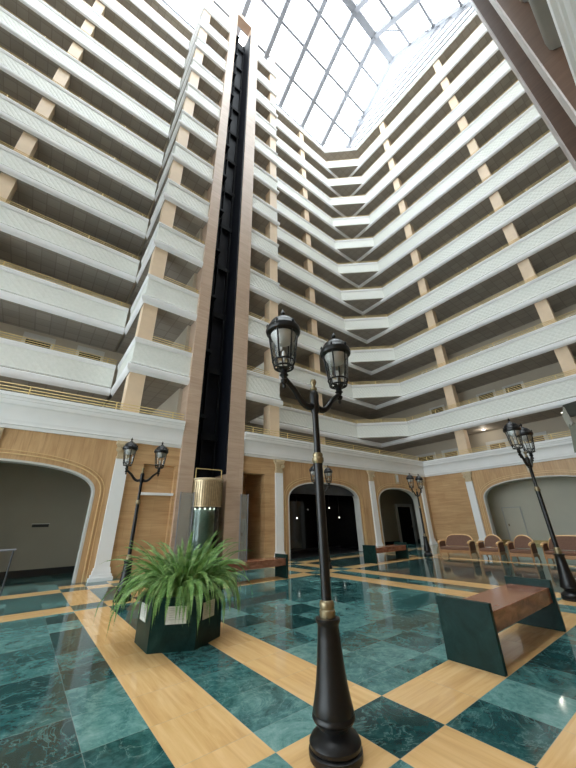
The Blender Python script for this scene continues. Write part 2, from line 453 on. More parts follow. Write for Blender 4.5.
# end wall of the hall behind the left edge of the view: unseen, its low glazing added to brighten the lobby
we = MB()
for y in range(0, 9):
    yy = YRN + (YREAR-YRN)*y/8; we.box(XE-.12, XE+.12, yy-.08, yy+.08, 0, 9.0)
for z in (.15, 2.9, 5.8, 8.9): we.box(XE-.1, XE+.1, YRN, YREAR, z-.1, z+.1)
struct(we.build('added_window', M['steel']))
struct(MB().box(XE-.02, XE+.02, YRN, YREAR, 0, 9.0).build('added_window', M['roofglass']))
boxs('wall_end', M['white'], XE-.2, XE, YRN-.2, YREAR+.2, 9.0, TOP)

# cornice of the lobby
prof = [(-.05, ZC0), (.05, ZC0), (.06, ZC0+.10), (.10, ZC0+.12), (.09, ZC0+.22), (.10, ZC0+.25)]
for i in range(7):
    a = i/6*PI/2; prof.append((.10+.10*(1-math.cos(a)), ZC0+.27+.46*math.sin(a)))
prof += [(.21, ZC0+.76), (.21, ZC0+.86), (.23, ZC0+.88), (.23, ZC0+.96), (.26, ZC0+.98), (.26, ZC1), (-.05, ZC1)]
struct(MB().sweep([(XE, YW), (4.35, YW)], prof).build('trim_5', M['white'], smooth=True))
struct(MB().sweep([(7.23, YW), (XW, YW), (XW, YN+.0)], prof).build('trim_6', M['white'], smooth=True))
struct(MB().sweep([(4.15, YN), (XE, YN)], prof).build('trim_7', M['white'], smooth=True))
struct(MB().sweep([(XW, YN), (7.9, YN)], prof).build('trim_8', M['white'], smooth=True))

# ------------------------------------------------------------------ railings and galleries
def inset(path, d):  # move path outward by d
    mb = MB(); mb.sweep(path, [(d, 0), (d+.001, 0), (d, .001)]); n = len(path)
    return [(mb.v[i*3][0], mb.v[i*3][1]) for i in range(n)]
def railing(path, z0, parent, off=-.06):
    P = inset(path, off)
    r = empty('railing'); r.parent = parent
    for a, b in zip(P, P[1:]):
        L = math.dist(a, b); n = max(1, round(L/2.6))
        for i in range(n+1):
            t = min(max(i/n, .03), .97); x, y = a[0]+(b[0]-a[0])*t, a[1]+(b[1]-a[1])*t
            MB().box(x-.018, x+.018, y-.018, y+.018, z0, z0+.32).build('rail_post', M['gold'], r)
    for dz in (.10, .20, .31):
        MB().tube([(x, y, z0+dz) for x, y in P], .017, 6).build('rail_bar', M['gold'], r)
    return r
P_PANEL = [(-.14, .02), (.0, .02), (.03, .03), (.05, .06), (.03, .10), (.0, .11), (.0, 1.0), (-.14, 1.0)]
P_CAP = [(-.18, 1.0), (.02, 1.0), (.03, 1.03), (.05, 1.06), (.05, 1.11), (.07, 1.14), (.07, 1.21), (.05, 1.22), (-.18, 1.22)]
P_BASE = [(.0, -.40), (.02, -.385), (.07, -.345), (.11, -.31), (.13, -.26), (.13, -.08), (.10, -.05), (.02, -.03), (.0, -.03)]
def gallery(name, path, polys, label, prev=None, nxt=None, basepath=None, bprev=None, bnxt=None, wall=None):
    r = empty(name, (0, 0, Z0), 0, label, 'balcony')
    MB().sweep(path, P_PANEL, prev, nxt).build('parapet_panel', M['panel'], r)
    MB().sweep(path, P_CAP, prev, nxt).build('cap_moulding', M['white'], r)
    MB().sweep(basepath or path, P_BASE, bprev if basepath else prev, bnxt if basepath else nxt).build('base_moulding', M['fillet'], r, smooth=True)
    m = MB()
    for p, z in polys: m.prism(p, z, .06)
    m.build('gallery_floor', M['soffit'], r)
    railing(path, 1.22, r)
    return r
CH0, CH1 = (19.62, YR), (XW, 13.25)
FAC = []
e = .005
FAC.append((gallery('balcony', [(XE+.1, YR), (1.812, YR)], [([(XE+.1, YR+e), (1.812, YR+e), (1.812, YREAR), (XE+.1, YREAR)], -.36)],
    '', None, None), 'long white balcony on the set-back wall at the far left'))
FAC.append((gallery('balcony', [(1.95, YR), (1.95, YW), (4.36, YW)], [([(1.95+e, YW+e), (4.36, YW+e), (4.2, YREAR), (1.95+e, YREAR)], -.36)],
    '', (XE, YR), None), 'short projecting white balcony left of the elevator tower'))
FAC.append((gallery('balcony', [(7.235, YW), (9.42, YW), (9.42, YR)], [([(7.235, YW+e), (9.42-e, YW+e), (9.42-e, YREAR), (7.41, YREAR)], -.36)],
    '', None, (19, YR)), 'short projecting white balcony right of the elevator tower'))
BK = [(9.558, YR), CH0, CH1, (XW, YRN)]
FAC.append((gallery('balcony', BK, [([CH0, CH1, (XW+.005, 13.3), (XW+.005, YR+.005), (19.6, YR+.005)], -.02),
    ([(9.558, YR+.005), (XREAR, YR+.005), (XREAR, YREAR), (9.558, YREAR)], -.36), ([(XW+.005, YRN), (XREAR, YRN), (XREAR, YR), (XW+.005, YR)], -.36)],
    '', None, None, [(9.558, YR), (XW, YR), (XW, YRN)]), 'white balcony running round the cut-off corner and along the right wall'))
for r, txt in FAC:
    r['label'] = '%s, %s level above cornice' % (txt, ORD[0]); r['group'] = txt.split(',')[0].replace('white balcony', 'white balconies')
    for k in range(1, NL):
        dup(r, (0, 0, Z0+S*k), '%s, %s level above cornice' % (txt, ORD[k]))
# two galleries of the near side, beside the camera
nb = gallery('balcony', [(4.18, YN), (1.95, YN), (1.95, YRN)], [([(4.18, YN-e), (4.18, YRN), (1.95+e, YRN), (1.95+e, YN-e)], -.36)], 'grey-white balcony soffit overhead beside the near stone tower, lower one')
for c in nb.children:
    if c.name.startswith(('base_moulding', 'parapet_panel', 'cap_moulding')): c.data.materials[0] = M['nearshade']  # near mouldings and panel take the painted shade tone

nb['group'] = 'balconies overhead at the near tower'
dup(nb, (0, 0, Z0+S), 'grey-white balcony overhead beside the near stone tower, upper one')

def lobby_rail(path, label):
    r = empty('railing', (path[0][0], path[0][1], ZC1), 0, label, 'railing', 'gold railings on the lobby cornice')
    loc = [(x-path[0][0], y-path[0][1]) for x, y in path]
    railing(loc, 0, r, .12)
lobby_rail([(XE+.2, YW), (4.3, YW)], 'gold three-bar railing on the cornice left of the elevator tower')
lobby_rail([(7.25, YW), (XW, YW), (XW, YN)], 'gold three-bar railing on the cornice right of the elevator tower and along the right wall')

# roof eave over the set-back galleries
def eave(prof, mat, name):
    eb = MB().sweep([(XE+.1, YR), CH0, CH1, (XW, YRN)], prof)
    eb.v = [(x, y, z+TOP) for x, y, z in eb.v]
    struct(eb.build(name, mat))
eave([(-2.4, -.28), (-.02, -.28), (-.02, .08), (-2.4, .08)], M['soffit'], 'ceiling')
eave([(-.02, -.26), (.04, -.26), (.04, -.20), (.10, -.16), (.10, .10), (-.02, .10)], M['white'], 'trim_10')
struct(MB().box(XE, XREAR+.2, YRN-.2, YRN+.3, TOP-.2, TOP+.1).build('ceiling', M['white']))

# ------------------------------------------------------------------ columns
def column(x0, x1, y0, y1, label):
    o = empty('column', ((x0+x1)/2, (y0+y1)/2, ZC0), 0, label, 'column', 'peach columns rising through the galleries')
    hx, hy = (x1-x0)/2, (y1-y0)/2
    MB().box(-hx, hx, -hy, hy, 0, TOP-ZC0-.3).build('column_shaft', M['column'], o)
    MB().box(-hx-.04, hx+.04, -hy-.04, hy+.04, 0, .12).build('column_base', M['white'], o)
D = .1
column(-4.85, -4.25, YR+D, YR+D+.6, 'peach column through the galleries of the far left wing')
column(1.98, 2.58, YW+.02, YW+.62, 'peach column at the step left of the elevator tower')
column(8.79, 9.39, YW+.02, YW+.62, 'peach column at the step right of the elevator tower')
column(15.44, 16.04, YR+D, YR+D+.6, 'slim peach column through the galleries of the back wing before the corner')
column(XW+D, XW+D+.6, 9.22, 9.84, 'peach column on the right wall nearer the atrium corner')
column(XW+D, XW+D+.6, 2.34, 2.98, 'peach column on the right wall farther from the atrium corner')

# ------------------------------------------------------------------ gallery doors and lobby doors
DN = [1]
def door(fn, s0, s1, z0, z1, depth, fw=.14, mat='doorwood', head=.0):
    w = Wall(fn); w.rect(s0-fw, s0, z0, z1, depth, depth-.10); w.rect(s1, s1+fw, z0, z1, depth, depth-.10); w.rect(s0-fw, s1+fw, z1, z1+fw+head, depth, depth-.10)
    o = struct(w.mb.build('door_%d' % DN[0], M['frame'])); DN[0] += 1
    p = Wall(fn); p.rect(s0, s1, z0, z1, depth, depth-.04); q = p.mb.build('door_panel', M[mat], o)
    h = Wall(fn); h.rect(s1-.16, s1-.10, z0+1.0, z0+1.14, depth-.04, depth-.09); h.mb.build('door_handle', M['brass'], o)
DL, DR = YREAR-YW, XREAR-XW
for k in (0, 1, 2, 3):
    zf = Z0+S*k+.06
    for a in (-2.0, .25): door(fL, a, a+1.0, zf, zf+2.45, DL, .14, 'doorwood', .2)
    for a in (11.2, 13.6, 17.2, 19.2): door(fL, a, a+1.0, zf, zf+2.3, DL)
    for a in (11.2, 7.4, 5.6, .9): door(fR, a, a+1.0, zf, zf+2.3, DR)
for a in (12.85, 10.9, 7.6, 5.4, 1.0): door(fR, a, a+(1.3 if a > 12 else 1.0), ZC0, ZC0+1.9, DR, .2, 'doorwood' if a > 12 else 'doorbrown')
for a in (11.2, 13.6, 18.2): door(fL, a, a+1.0, ZC0, ZC0+2.2, DL)
door(fL, 22.1, 23.8, 0, 2.45, 2.4, .22); door(fL, 18.9, 19.75, 0, 2.45, 2.4, .2)
door(fR, 8.0, 9.0, 0, 2.1, 2.6, .05, 'roomlit')
door(fL, 8.0, 8.55, 0, 1.7, 1.9, .06, 'frame')

# lobby trim: niche shelf, keystones
struct(MB().box(3.02, 4.28, YW-.02, YW+.16, 2.56, 2.65).build('trim_9', M['white']))
def keystone(fn, c, zb, label):
    w = Wall(fn); w.rect(c-.16, c+.16, zb, ZC0-.02, -.021, -.07); o = w.mb.build('keystone', M['cap']); tag(o, label, 'keystone', 'pale keystones over the arches')
    k = Wall(fn); k.rect(c-.10, c+.10, zb+.12, ZC0-.12, -.06, -.11); k.mb.build('carved_scroll', M['frame'], o)
keystone(fL, -1.3, 3.72, 'pale keystone over the taupe arch left of the elevator tower'); keystone(fL, 12.45, 3.72, 'pale keystone over the black glazed arch')
keystone(fL, 19.05, 3.72, 'pale keystone over the arch by the corner'); keystone(fR, 6.05, 3.88, 'pale keystone over the wide arch on the right wall')

# ------------------------------------------------------------------ pilasters
def pilaster(fn, c, label):
    o = empty('pilaster', (*fn(c, -.021), 0), 0, label, 'pilaster', 'white pilasters with gilded capitals')
    ox, oy = fn(c, 0); f2 = lambda a, d: (fn(c+a, d)[0]-ox, fn(c+a, d)[1]-oy)
    w = Wall(f2); w.rect(-.21, .21, .36, 3.74, 0, -.10); w.mb.build('pilaster_shaft', M['white'], o)
    w = Wall(f2); w.rect(-.34, .34, 0, .10, 0, -.20); w.rect(-.30, .30, .10, .18, 0, -.17); w.rect(-.26, .26, .18, .28, 0, -.14); w.rect(-.24, .24, .28, .36, 0, -.12); w.mb.build('pilaster_base', M['white'], o)
    w = Wall(f2); w.rect(-.22, .22, 3.74, 3.82, 0, -.12); w.rect(-.19, .19, 3.82, 4.16, 0, -.09); w.rect(-.25, .25, 4.16, 4.24, 0, -.15); w.rect(-.29, .29, 4.24, 4.36, 0, -.18)
    cp = w.mb.build('capital', M['cap'], o)
    for s in (-1, 1):
        m = MB(); x, y = f2(s*.19, -.09); x2, y2 = f2(s*.19, -.17)
        m.tube([(x, y, 4.06), (x2, y2, 4.06)], .085, 12); m.build('volute', M['cap'], cp)
pilaster(fL, 2.29, 'white pilaster between the left taupe arch and the elevator tower')
pilaster(fL, 9.26, 'white pilaster between the dark doorway and the black glazed arch')
pilaster(fL, 16.28, 'white pilaster between the black glazed arch and the corner arch')
pilaster(fL, 21.95, 'white pilaster in the atrium corner, behind the small corner lamp')
pilaster(fR, 9.60, 'white pilaster on the right wall, behind the brown armchairs')
pilaster(fR, 2.50, 'white pilaster at the far right, beyond the wide arch')

# ------------------------------------------------------------------ elevator towers
def tower(yf, sgn, label, dark, X=(4.36, 4.95, 6.42, 7.22)):
    """yf = front face of the piers, sgn = +1 when the shaft lies towards +y"""
    xa, xb, xc, xd = X; xm = (xa+xd)/2
    o = empty('elevator_tower', (xm, yf, 0), 0, label, 'elevator tower')
    def b(m, x0, x1, d0, d1, z0, z1): m.box(x0-xm, x1-xm, min(sgn*d0, sgn*d1), max(sgn*d0, sgn*d1), z0, z1); return m
    blk = dark == 'shaft'
    pm = M['pier'] if blk else M['shadestone']
    b(MB(), xa, xb, 0, 1.4, 0, 46.2).build('pier', pm, o)
    b(MB(), xc, xd, 0, 1.4, 0, 46.2).build('pier', pm, o)
    b(MB(), xa, xd, 0, .7, 46.2, 46.9).build('crown_beam', M['pier'], o)
    b(MB(), xb, xc, 1.15, 1.4, 0, 44.6).build('shaft_back', M[dark], o)
    if not blk:
        for x0, x1 in ((xa, xb), (xc, xd)): b(MB(), x0, x1, -.02, 0, 0, 46.2).build('lit_front_face', M['paleface'], o)  # thin pale slab added so fronts look lit against shaded sides
    else:
        for x in (5.02, 5.55, 6.2): b(MB(), x, x+.06, .95, 1.15, 3.5, 44.4).build('guide_rail', M['shaftiron'], o)
        b(MB(), 6.33, 6.42, .05, 1.15, 3.5, 44.6).build('side_lining', M['shaft'], o)
        b(MB(), 4.95, 5.0, .35, 1.15, 3.5, 44.6).build('side_lining', M['shaft'], o)
        for k in range(NL+1):
            z = Z0 + S*k - 1.6
            q = b(MB(), 4.97, 5.5, .55, 1.15, z, z+.16).build('landing_bracket', M['shaftiron'], o)
            b(MB(), 4.99, 5.07, .35, .55, z+.02, z+.3).build('bracket_plate', M['shaftmetal'], q)
            b(MB(), 5.02, 5.05, .5, .54, z+.3, z+2.0).build('cable_strip', M['shaftmetal'], q)
            b(MB(), 5.5, 6.33, .95, 1.12, z-.9, z-.6).build('landing_sill', M['shaftiron'], q)
    return o
tower(YW-.16, 1, 'tall narrow stone elevator tower with a black shaft rising to the roof', 'shaft')
tower(-.54, -1, 'stone tower with shaded brown recess close to the camera at the upper right', 'shadestone', (4.2, 4.62, 7.08, 7.85))

# glass lift cab standing at the foot of the shaft
cab = empty('glass_elevator', (5.62, YW+.07, 0), 0, 'round glass elevator with a brass upper band at the foot of the tower', 'elevator')
MB().lathe([(.64, 0), (.64, .12)], seg=28).build('cab_floor', M['iron'], cab, True)
MB().lathe([(.62, .12), (.62, 2.16), (.60, 2.16), (.60, .12)], seg=28, closed=False).build('glass_wall', M['cabglass'], cab, True)
MB().lathe([(.5, .13), (.5, 2.1)], seg=28).build('cab_lining', M['lining'], cab, True)
bb = MB()
bb.lathe([(.66, 2.16), (.66, 3.16), (.60, 3.2)], seg=40); bb.build('brass_band', plain('ribbed_brass', (.52, .40, .25), .38, .7, .18, 9), cab)
for k in range(24):
    a = PI + PI*k/23; MB().box(.665*math.cos(a)-.008, .665*math.cos(a)+.008, .665*math.sin(a)-.008, .665*math.sin(a)+.008, 2.2, 3.1).build('rib', M['brass'], cab)
MB().lathe([(.66, 3.16), (.68, 3.18), (.68, 3.24), (.60, 3.25)], seg=28).build('cab_roof', M['cap'], cab, True)
rf = MB()
for x in (-.6, .52): rf.box(x-.015, x+.015, -.30, -.27, 3.25, 3.62)
rf.box(-.615, .535, -.30, -.27, 3.60, 3.63); rf.build('roof_rail', M['gold'], cab)
for k in range(7):
    a = PI*1.15 + PI*.7*k/6
    MB().lathe([(.0, 2.05), (.03, 2.06), (.03, 2.12), (0, 2.13)], (.55*math.cos(a), .55*math.sin(a), 0), 8, False).build('roof_light', M['bulbdim'], cab)
for x0, x1, l in ((7.0, 7.36, 'frosted glass screen at the right foot of the elevator tower'), (4.42, 4.95, 'frosted glass screen at the left foot of the elevator tower, behind the fern')):
    o = MB().box(x0, x1, YW-.42, YW-.40, .05, 2.66).build('glass_screen', M['screen']); tag(o, l, 'screen')
    MB().box(x0-.01, x0+.02, YW-.43, YW-.39, 0, 2.68).build('edge_post', M['steel'], o)
    MB().box(x1-.02, x1+.01, YW-.43, YW-.39, 0, 2.68).build('edge_post', M['steel'], o)

# ------------------------------------------------------------------ glass roof
roof = struct(empty('ceiling', (0, 0, 0)))
YA, ZA, YB_, ZB_ = YR+.1, 46.4, 6.4, 53.4
YNE = 2*YB_-YA
gl = MB()
gl.add([(XE, YA, ZA), (XW, YA, ZA), (XW, YB_, ZB_), (XE, YB_, ZB_)], [(0,1,2,3)])
gl.add([(XE, YNE, ZA), (XW, YNE, ZA), (XW, YB_, ZB_), (XE, YB_, ZB_)], [(0,1,2,3)])
gl.add([(XW, YNE, TOP+.1), (XW, YA, TOP+.1), (XW, YA, ZA), (XW, YB_, ZB_), (XW, YNE, ZA)], [(0,1,2,3,4)])
gl.add([(XE, YA, TOP+.1), (XW, YA, TOP+.1), (XW, YA, ZA), (XE, YA, ZA)], [(0,1,2,3)])
gl.build('glazing', M['roofglass'], roof)
xs = [XW-3.4*k for k in range(10)]
for x in xs:
    w_ = .46
    for ya in (YA, YNE):
        MB().bar((x, ya, ZA-.06), (x, YB_, ZB_-.06), w_, .5).build('rafter', M['steel'], roof)
for ya in (YA, YNE):
    for i in (1, 2, 3):
        t = i*2.5/(YA-YB_) - .02; t = 1-t; y, z = ya+(YB_-ya)*t, ZA+(ZB_-ZA)*t
        MB().bar((XE, y, z-.06), (XW, y, z-.06), .22, .2).build('purlin', M['steel'], roof)
    MB().bar((XE, ya, ZA-.05), (XW, ya, ZA-.05), .14, .2).build('eave_beam', M['steel'], roof)
MB().bar((XE, YB_, ZB_-.1), (XW, YB_, ZB_-.1), .7, .6).build('ridge_beam', M['steel'], roof)
for z in (45.9, 46.7, 47.6, 48.5, 49.3):
    t = max(0, (z-ZA)/(ZB_-ZA)); y0, y1 = YNE+(YB_-YNE)*t, YA+(YB_-YA)*t
    MB().bar((XW, y0, z), (XW, y1, z), .17, .18).build('gable_mullion', M['steel'], roof)
thin = [((xs[1], YA, ZA-.3), (XW, YB_+5.2, 49.7)), ((xs[1], YB_+5.2, 49.6), (XW, YB_+5.2, 49.6)), ((xs[1], 12.6, 48.6), (XW, YA-1.5, 46.6)),
        ((xs[0], YB_-4.5, 50), (xs[1], YB_-1, 52.5)), ((xs[0], YB_-4.5, 50), (xs[1], YB_-6, 49)), ((xs[0], YB_-4.5, 50), (xs[1], YB_-8, 47.6))]
for a, b in thin: MB().tube([a, b], .06, 6).build('brace', M['steel'], roof)

# ------------------------------------------------------------------ street lamps
def lamp():
    o = empty('street_lamp', (0, 0, 0), 0, 'x', 'lamp', 'black two-lantern lamp posts')
    MB().lathe([(.185, 0), (.19, .02), (.19, .045), (.172, .055), (.182, .065), (.184, .085), (.168, .11), (.13, .135), (.108, .155), (.112, .175), (.148, .195), (.158, .212), (.156, .226), (.148, .236), (.150, .25), (.138, .30), (.124, .37), (.111, .46), (.100, .56), (.090, .67), (.084, .75), (.088, .765), (.098, .78), (.098, .80), (.06, .805)], seg=28).build('base', M['iron'], o, True)
    MB().lathe([(.06, .80), (.064, .82), (.064, .85), (.055, .86), (.06, .875), (.06, .90), (.052, .915), (.046, .92)], seg=24).build('brass_collar', M['brass'], o, True)
    MB().lathe([(.043, .90), (.042, 2.04)], seg=20).build('lower_pole', M['iron'], o, True)
    MB().lathe([(.044, 2.02), (.056, 2.04), (.056, 2.07), (.046, 2.08), (.05, 2.10), (.042, 2.12)], seg=20).build('brass_collar', M['brass'], o, True)
    MB().lathe([(.033, 2.10), (.032, 2.52), (.045, 2.55), (.05, 2.60), (.045, 2.66), (.05, 2.72), (.042, 2.76), (.022, 2.78)], seg=20).build('upper_pole', M['iron'], o, True)
    MB().lathe([(.018, 2.77), (.034, 2.79), (.034, 2.81), (.02, 2.82), (.018, 2.84), (.030, 2.86), (.034, 2.88), (.026, 2.905), (.0, 2.91)], seg=16).build('finial', M['brass'], o, True)
    for s in (-1, 1):
        pts = []
        for i in range(13):
            t = i/12; pts.append((s*(.03+.365*t), 0, 2.60 - .05*math.sin(PI*min(1, t*1.6)) + .235*t**1.4))
        a = MB().tube(pts, [.036-.012*i/12 for i in range(13)], 10).build('arm', M['iron'], o, True)
        L = empty('lantern', (s*.395, 0, 2.74), 0); L.parent = o
        L2 = MB().lathe([(.0, -.03), (.014, -.02), (.02, 0), (.012, .02), (.03, .035), (.036, .06), (.022, .075), (.03, .10), (.045, .115), (.034, .13), (.034, .17), (.06, .19)], seg=14)
        L2.build('pedestal', M['iron'], L, True)
        r = MB()
        for z, rad in ((.20, .095), (.265, .112)): r.tube([(rad*math.cos(2*PI*k/24), rad*math.sin(2*PI*k/24), z) for k in range(25)], .010, 6)
        for k in range(8):
            a_ = 2*PI*k/8; r.tube([(.05*math.cos(a_), .05*math.sin(a_), .185), (.095*math.cos(a_), .095*math.sin(a_), .20), (.112*math.cos(a_), .112*math.sin(a_), .265)], .007, 5)
        r.build('bottom_basket', M['iron'], L, True)
        MB().lathe([(.108, .268), (.150, .60)], seg=28, closed=False).build('glass', M['lampglass'], L, True)
        for k in range(6):
            a_ = 2*PI*(k+.5)/6; MB().tube([(.112*math.cos(a_), .112*math.sin(a_), .262), (.154*math.cos(a_), .154*math.sin(a_), .61)], .009, 6).build('cage_bar', M['iron'], L, True)
        MB().lathe([(.152, .585), (.178, .60), (.186, .63), (.178, .66), (.158, .675), (.148, .71), (.12, .755), (.08, .785), (.045, .795), (.04, .81), (.03, .82), (.018, .825), (.016, .845), (.026, .86), (.022, .885), (.008, .90), (.0, .93)], seg=28).build('cap', M['iron'], L, True)
        for k in range(6):
            a_ = 2*PI*(k+.5)/6; MB().lathe([(.0, .665), (.012, .67), (.014, .69), (.006, .705), (.0, .715)], (.168*math.cos(a_), .168*math.sin(a_), 0), 8, False).build('cap_stud', M['iron'], L, True)
        MB().lathe([(.135, .60), (.125, .55), (.095, .50), (.05, .475), (.0, .47)], seg=20, closed=False).build('diffuser', M['lampbulb'], L, True)
        MB().lathe([(.012, .19), (.012, .30), (.02, .31), (.022, .36), (.012, .39), (.0, .395)], seg=10).build('bulb', M['lampbulb'], L, True)
    return o
L0 = lamp()
LP = [((2.115, 2.235), 'tall black two-lantern lamp post in the foreground, standing on the honey band'),
      ((2.15, 8.89), 'black two-lantern lamp post left of the fern planter'),
      ((8.88, 2.37), 'black two-lantern lamp post at the right edge beyond the bench'),
      ((14.89, 8.86), 'small black two-lantern lamp post in the far corner by the brown sofa'),
      ((8.95, 9.32), 'black two-lantern lamp post mostly hidden behind the foreground post')]
for i, (p, l) in enumerate(LP):
    if i == 0: L0.location = (*p, 0); L0['label'] = l
    else: dup(L0, (*p, 0), l)

# ------------------------------------------------------------------ benches
def bench():
    o = empty('bench', (0, 0, 0), 0, 'x', 'bench', 'green marble benches with red seats')
    for x in (0.03, 2.17): MB().box(x-.03, x+.03, -.31, .31, 0, .63).build('end_slab', M['dgreen'], o, bevel=.006)
    MB().box(.06, 2.14, -.27, .27, .34, .53).build('seat', M['red'], o, bevel=.006)
    return o
B0 = bench(); B0.location = (4.30, 2.25, 0); B0['label'] = 'green marble bench with red stone seat at the right foreground'
dup(B0, (4.45, 8.92, 0), 'green marble bench with red seat behind the fern planter')
dup(B0, (11.1, 9.12, 0), 'small distant green marble bench with red seat before the far arches')

# ------------------------------------------------------------------ planter and fern
pl = empty('planter', (2.17, 5.47, 0), 0, 'hexagonal dark green marble planter with pale plaques holding the fern', 'planter')
hexa = lambda r: [(r*math.cos(-PI/2+PI/3*k), r*math.sin(-PI/2+PI/3*k)) for k in range(6)]
pb = MB(); n6 = 6
R0, R1 = .60, .53
V = [(x, y, .0) for x, y in hexa(R0)] + [(x, y, .60) for x, y in hexa(R0)] + [(x, y, .60) for x, y in hexa(R1)] + [(x, y, .06) for x, y in hexa(R1)]
F = [tuple(range(6))[::-1], tuple(range(18, 24))]
for b in range(3):
    for k in range(6): F.append((b*6+k, b*6+(k+1) % 6, (b+1)*6+(k+1) % 6, (b+1)*6+k))
pb.add(V, F); pb.build('planter_body', M['dgreen'], pl)
MB().prism(hexa(.52), .07, .52).build('soil', M['soil'], pl)
for k in range(6):
    a = -PI/2 + PI/3*(k+.5); d = .60*math.cos(PI/6)
    c_ = Vector((math.cos(a), math.sin(a), 0)); t_ = Vector((-math.sin(a), math.cos(a), 0))
    if k in (0, 3, 5, 4):
        q = MB(); A = c_*(d+.002) + t_*(-.04 if k != 5 else .03)
        hw, z0, z1, th = .135, .30, .50, .008
        V = [A+t_*s*hw+c_*e_+Vector((0,0,z)) for e_ in (0, th) for s in (-1, 1) for z in (z0, z1)]
        q.add(V, [(0,1,3,2),(4,6,7,5),(0,4,5,1),(2,3,7,6),(0,2,6,4),(1,5,7,3)]); pq = q.build('plaque', M['paper'], pl)
        g = MB()
        for zz in (.475, .45, .425, .40, .375, .35): 
            ww_ = hw*.75
            V = [A+t_*s*ww_+c_*e_+Vector((0,0,z)) for e_ in (th, th+.002) for s in (-1, 1) for z in (zz, zz+.006)]
            g.add(V, [(0,1,3,2),(4,6,7,5),(0,4,5,1),(2,3,7,6),(0,2,6,4),(1,5,7,3)])
        g.build('text_lines', plain('grey_print', (.42, .42, .38), .6), pq)
rng = random.Random(11)
fr = MB()
def frond(az, L, lift, droop, wid, base):
    N = 26; p = Vector(base); el = lift; pts = [p.copy()]; dirs = []
    for i in range(N):
        t = i/N
        d = Vector((math.cos(az)*math.cos(el), math.sin(az)*math.cos(el), math.sin(el))); dirs.append(d)
        p = p + d*(L/N); pts.append(p.copy()); el -= droop/N*(.4+1.3*t)
        if el < -1.50: el = -1.50
    dirs.append(dirs[-1])
    fr.tube(pts[::3], .004, 4)
    side0 = Vector((-math.sin(az), math.cos(az), 0)); tw = rng.uniform(-.5, .5)
    for i in range(2, N+1):
        t = i/N; w_ = wid*math.sin(PI*min(1, .12+.88*t)**.8)**.7*(1.0 if t < .8 else (1.05-t)*4)
        d = dirs[i]; up = side0.cross(d)
        sd = side0*math.cos(tw)+up*math.sin(tw)
        for s in (-1, 1):
            for h in (0, .5):
                a = pts[i]+(-d)*(L/N)*h; tip = a + sd*s*w_*rng.uniform(.85, 1.1) + d*.35*w_ - Vector((0,0,.12*w_))
                hw = d*(L/N)*.17
                m1 = (a+tip)/2 + up*.006
                fr.add([a-hw*.6, a+hw*.6, m1+hw, tip, m1-hw], [(0,1,2,3,4)])
for i in range(360):
    az = rng.uniform(0, 2*PI); q = rng.random(); rr_ = .34*math.sqrt(rng.random())
    base = (rr_*math.cos(az), rr_*math.sin(az), .50)
    if q < .2: frond(az, rng.uniform(.85, 1.22), rng.uniform(1.1, 1.5), rng.uniform(.9, 1.9), rng.uniform(.045, .06), base)
    elif q < .6: frond(az, rng.uniform(.7, 1.02), rng.uniform(.95, 1.4), rng.uniform(1.9, 3.0), rng.uniform(.046, .06), base)
    else: frond(az, rng.uniform(.85, 1.15), rng.uniform(.8, 1.2), rng.uniform(2.8, 3.6), rng.uniform(.04, .052), base)
frond(-1.75, 1.22, .95, 3.2, .04, (-.05, -.34, .5)); frond(2.9, 1.2, .8, 2.9, .04, (-.3, .05, .5)); frond(-2.7, 1.25, .8, 2.9, .04, (-.3, -.15, .5)); frond(-.3, 1.15, .9, 3.0, .04, (.3, -.1, .5))
fo = fr.build('fern', M['frond']); fo.location = (2.17, 5.47, .02)
tag(fo, 'big bushy green fern with arching fronds in the hexagonal planter', 'plant')

# ------------------------------------------------------------------ armchairs and sofas (face -x, width along y)
def seat_unit(W, label, group):
    o = empty('armchair' if W < 1 else 'sofa', (0, 0, 0), 0, label, 'armchair' if W < 1 else 'sofa', group)
    h = W/2
    MB().box(-.32, .26, -h+.08, h-.08, .29, .40).build('seat', M['fabric'], o, bevel=.03)
    MB().box(-.33, .28, -h+.06, h-.06, .17, .29).build('seat_frame', M['woodmid'], o, bevel=.01)
    N = 16; prof = []
    for i in range(N+1):
        u = -1+2*i/N; prof.append((u*(h-.10), .50+.35*max(0, 1-abs(u)**(2.2 if W < 1 else 4))**(.5)))
    m = MB(); V = []; F = []
    for (y, z) in prof:
        lean = .26+(z-.4)*.22; bl = .26
        V += [(bl-.04, y, .42), (lean-.05, y, z), (lean+.03, y, z), (bl+.04, y, .42)]
    for i in range(N):
        for a, b in ((0,1),(1,2),(2,3),(3,0)): F.append((i*4+a, i*4+b, i*4+4+b, i*4+4+a))
    F += [(0,1,2,3), (N*4, N*4+1, N*4+2, N*4+3)]
    m.add(V, F); m.build('backrest', M['fabric'], o, True)
    MB().tube([(.26+(z-.4)*.22, y, z+.005) for y, z in [(-h+.10, .40)]+prof+[(h-.10, .40)]], .034, 8).build('back_rim', M['wood'], o, True)
    for s in (-1, 1):
        y = s*(h-.06)
        MB().tube([(.28, y*.97, .62), (.10, y, .64), (-.12, y, .635), (-.28, y, .60), (-.335, y, .56)], [.026, .03, .036, .042, .045], 10).build('armrest', M['wood'], o, True)
        MB().tube([(-.30, y, .58), (-.29, y, .42), (-.31, y, .22)], .022, 8).build('arm_post', M['woodmid'], o, True)
        MB().box(-.26, .24, y-.02, y+.02, .29, .60).build('arm_panel', M['fabric'], o)
        MB().tube([(-.30, y*.98, .22), (-.31, y*.98, .10), (-.34, y*.98, 0)], [.045, .032, .022], 8).build('leg', M['woodmid'], o, True)
        MB().tube([(.26, y*.97, .22), (.29, y*.97, .10), (.36, y*.97, 0)], [.045, .032, .022], 8).build('leg', M['woodmid'], o, True)
    return o
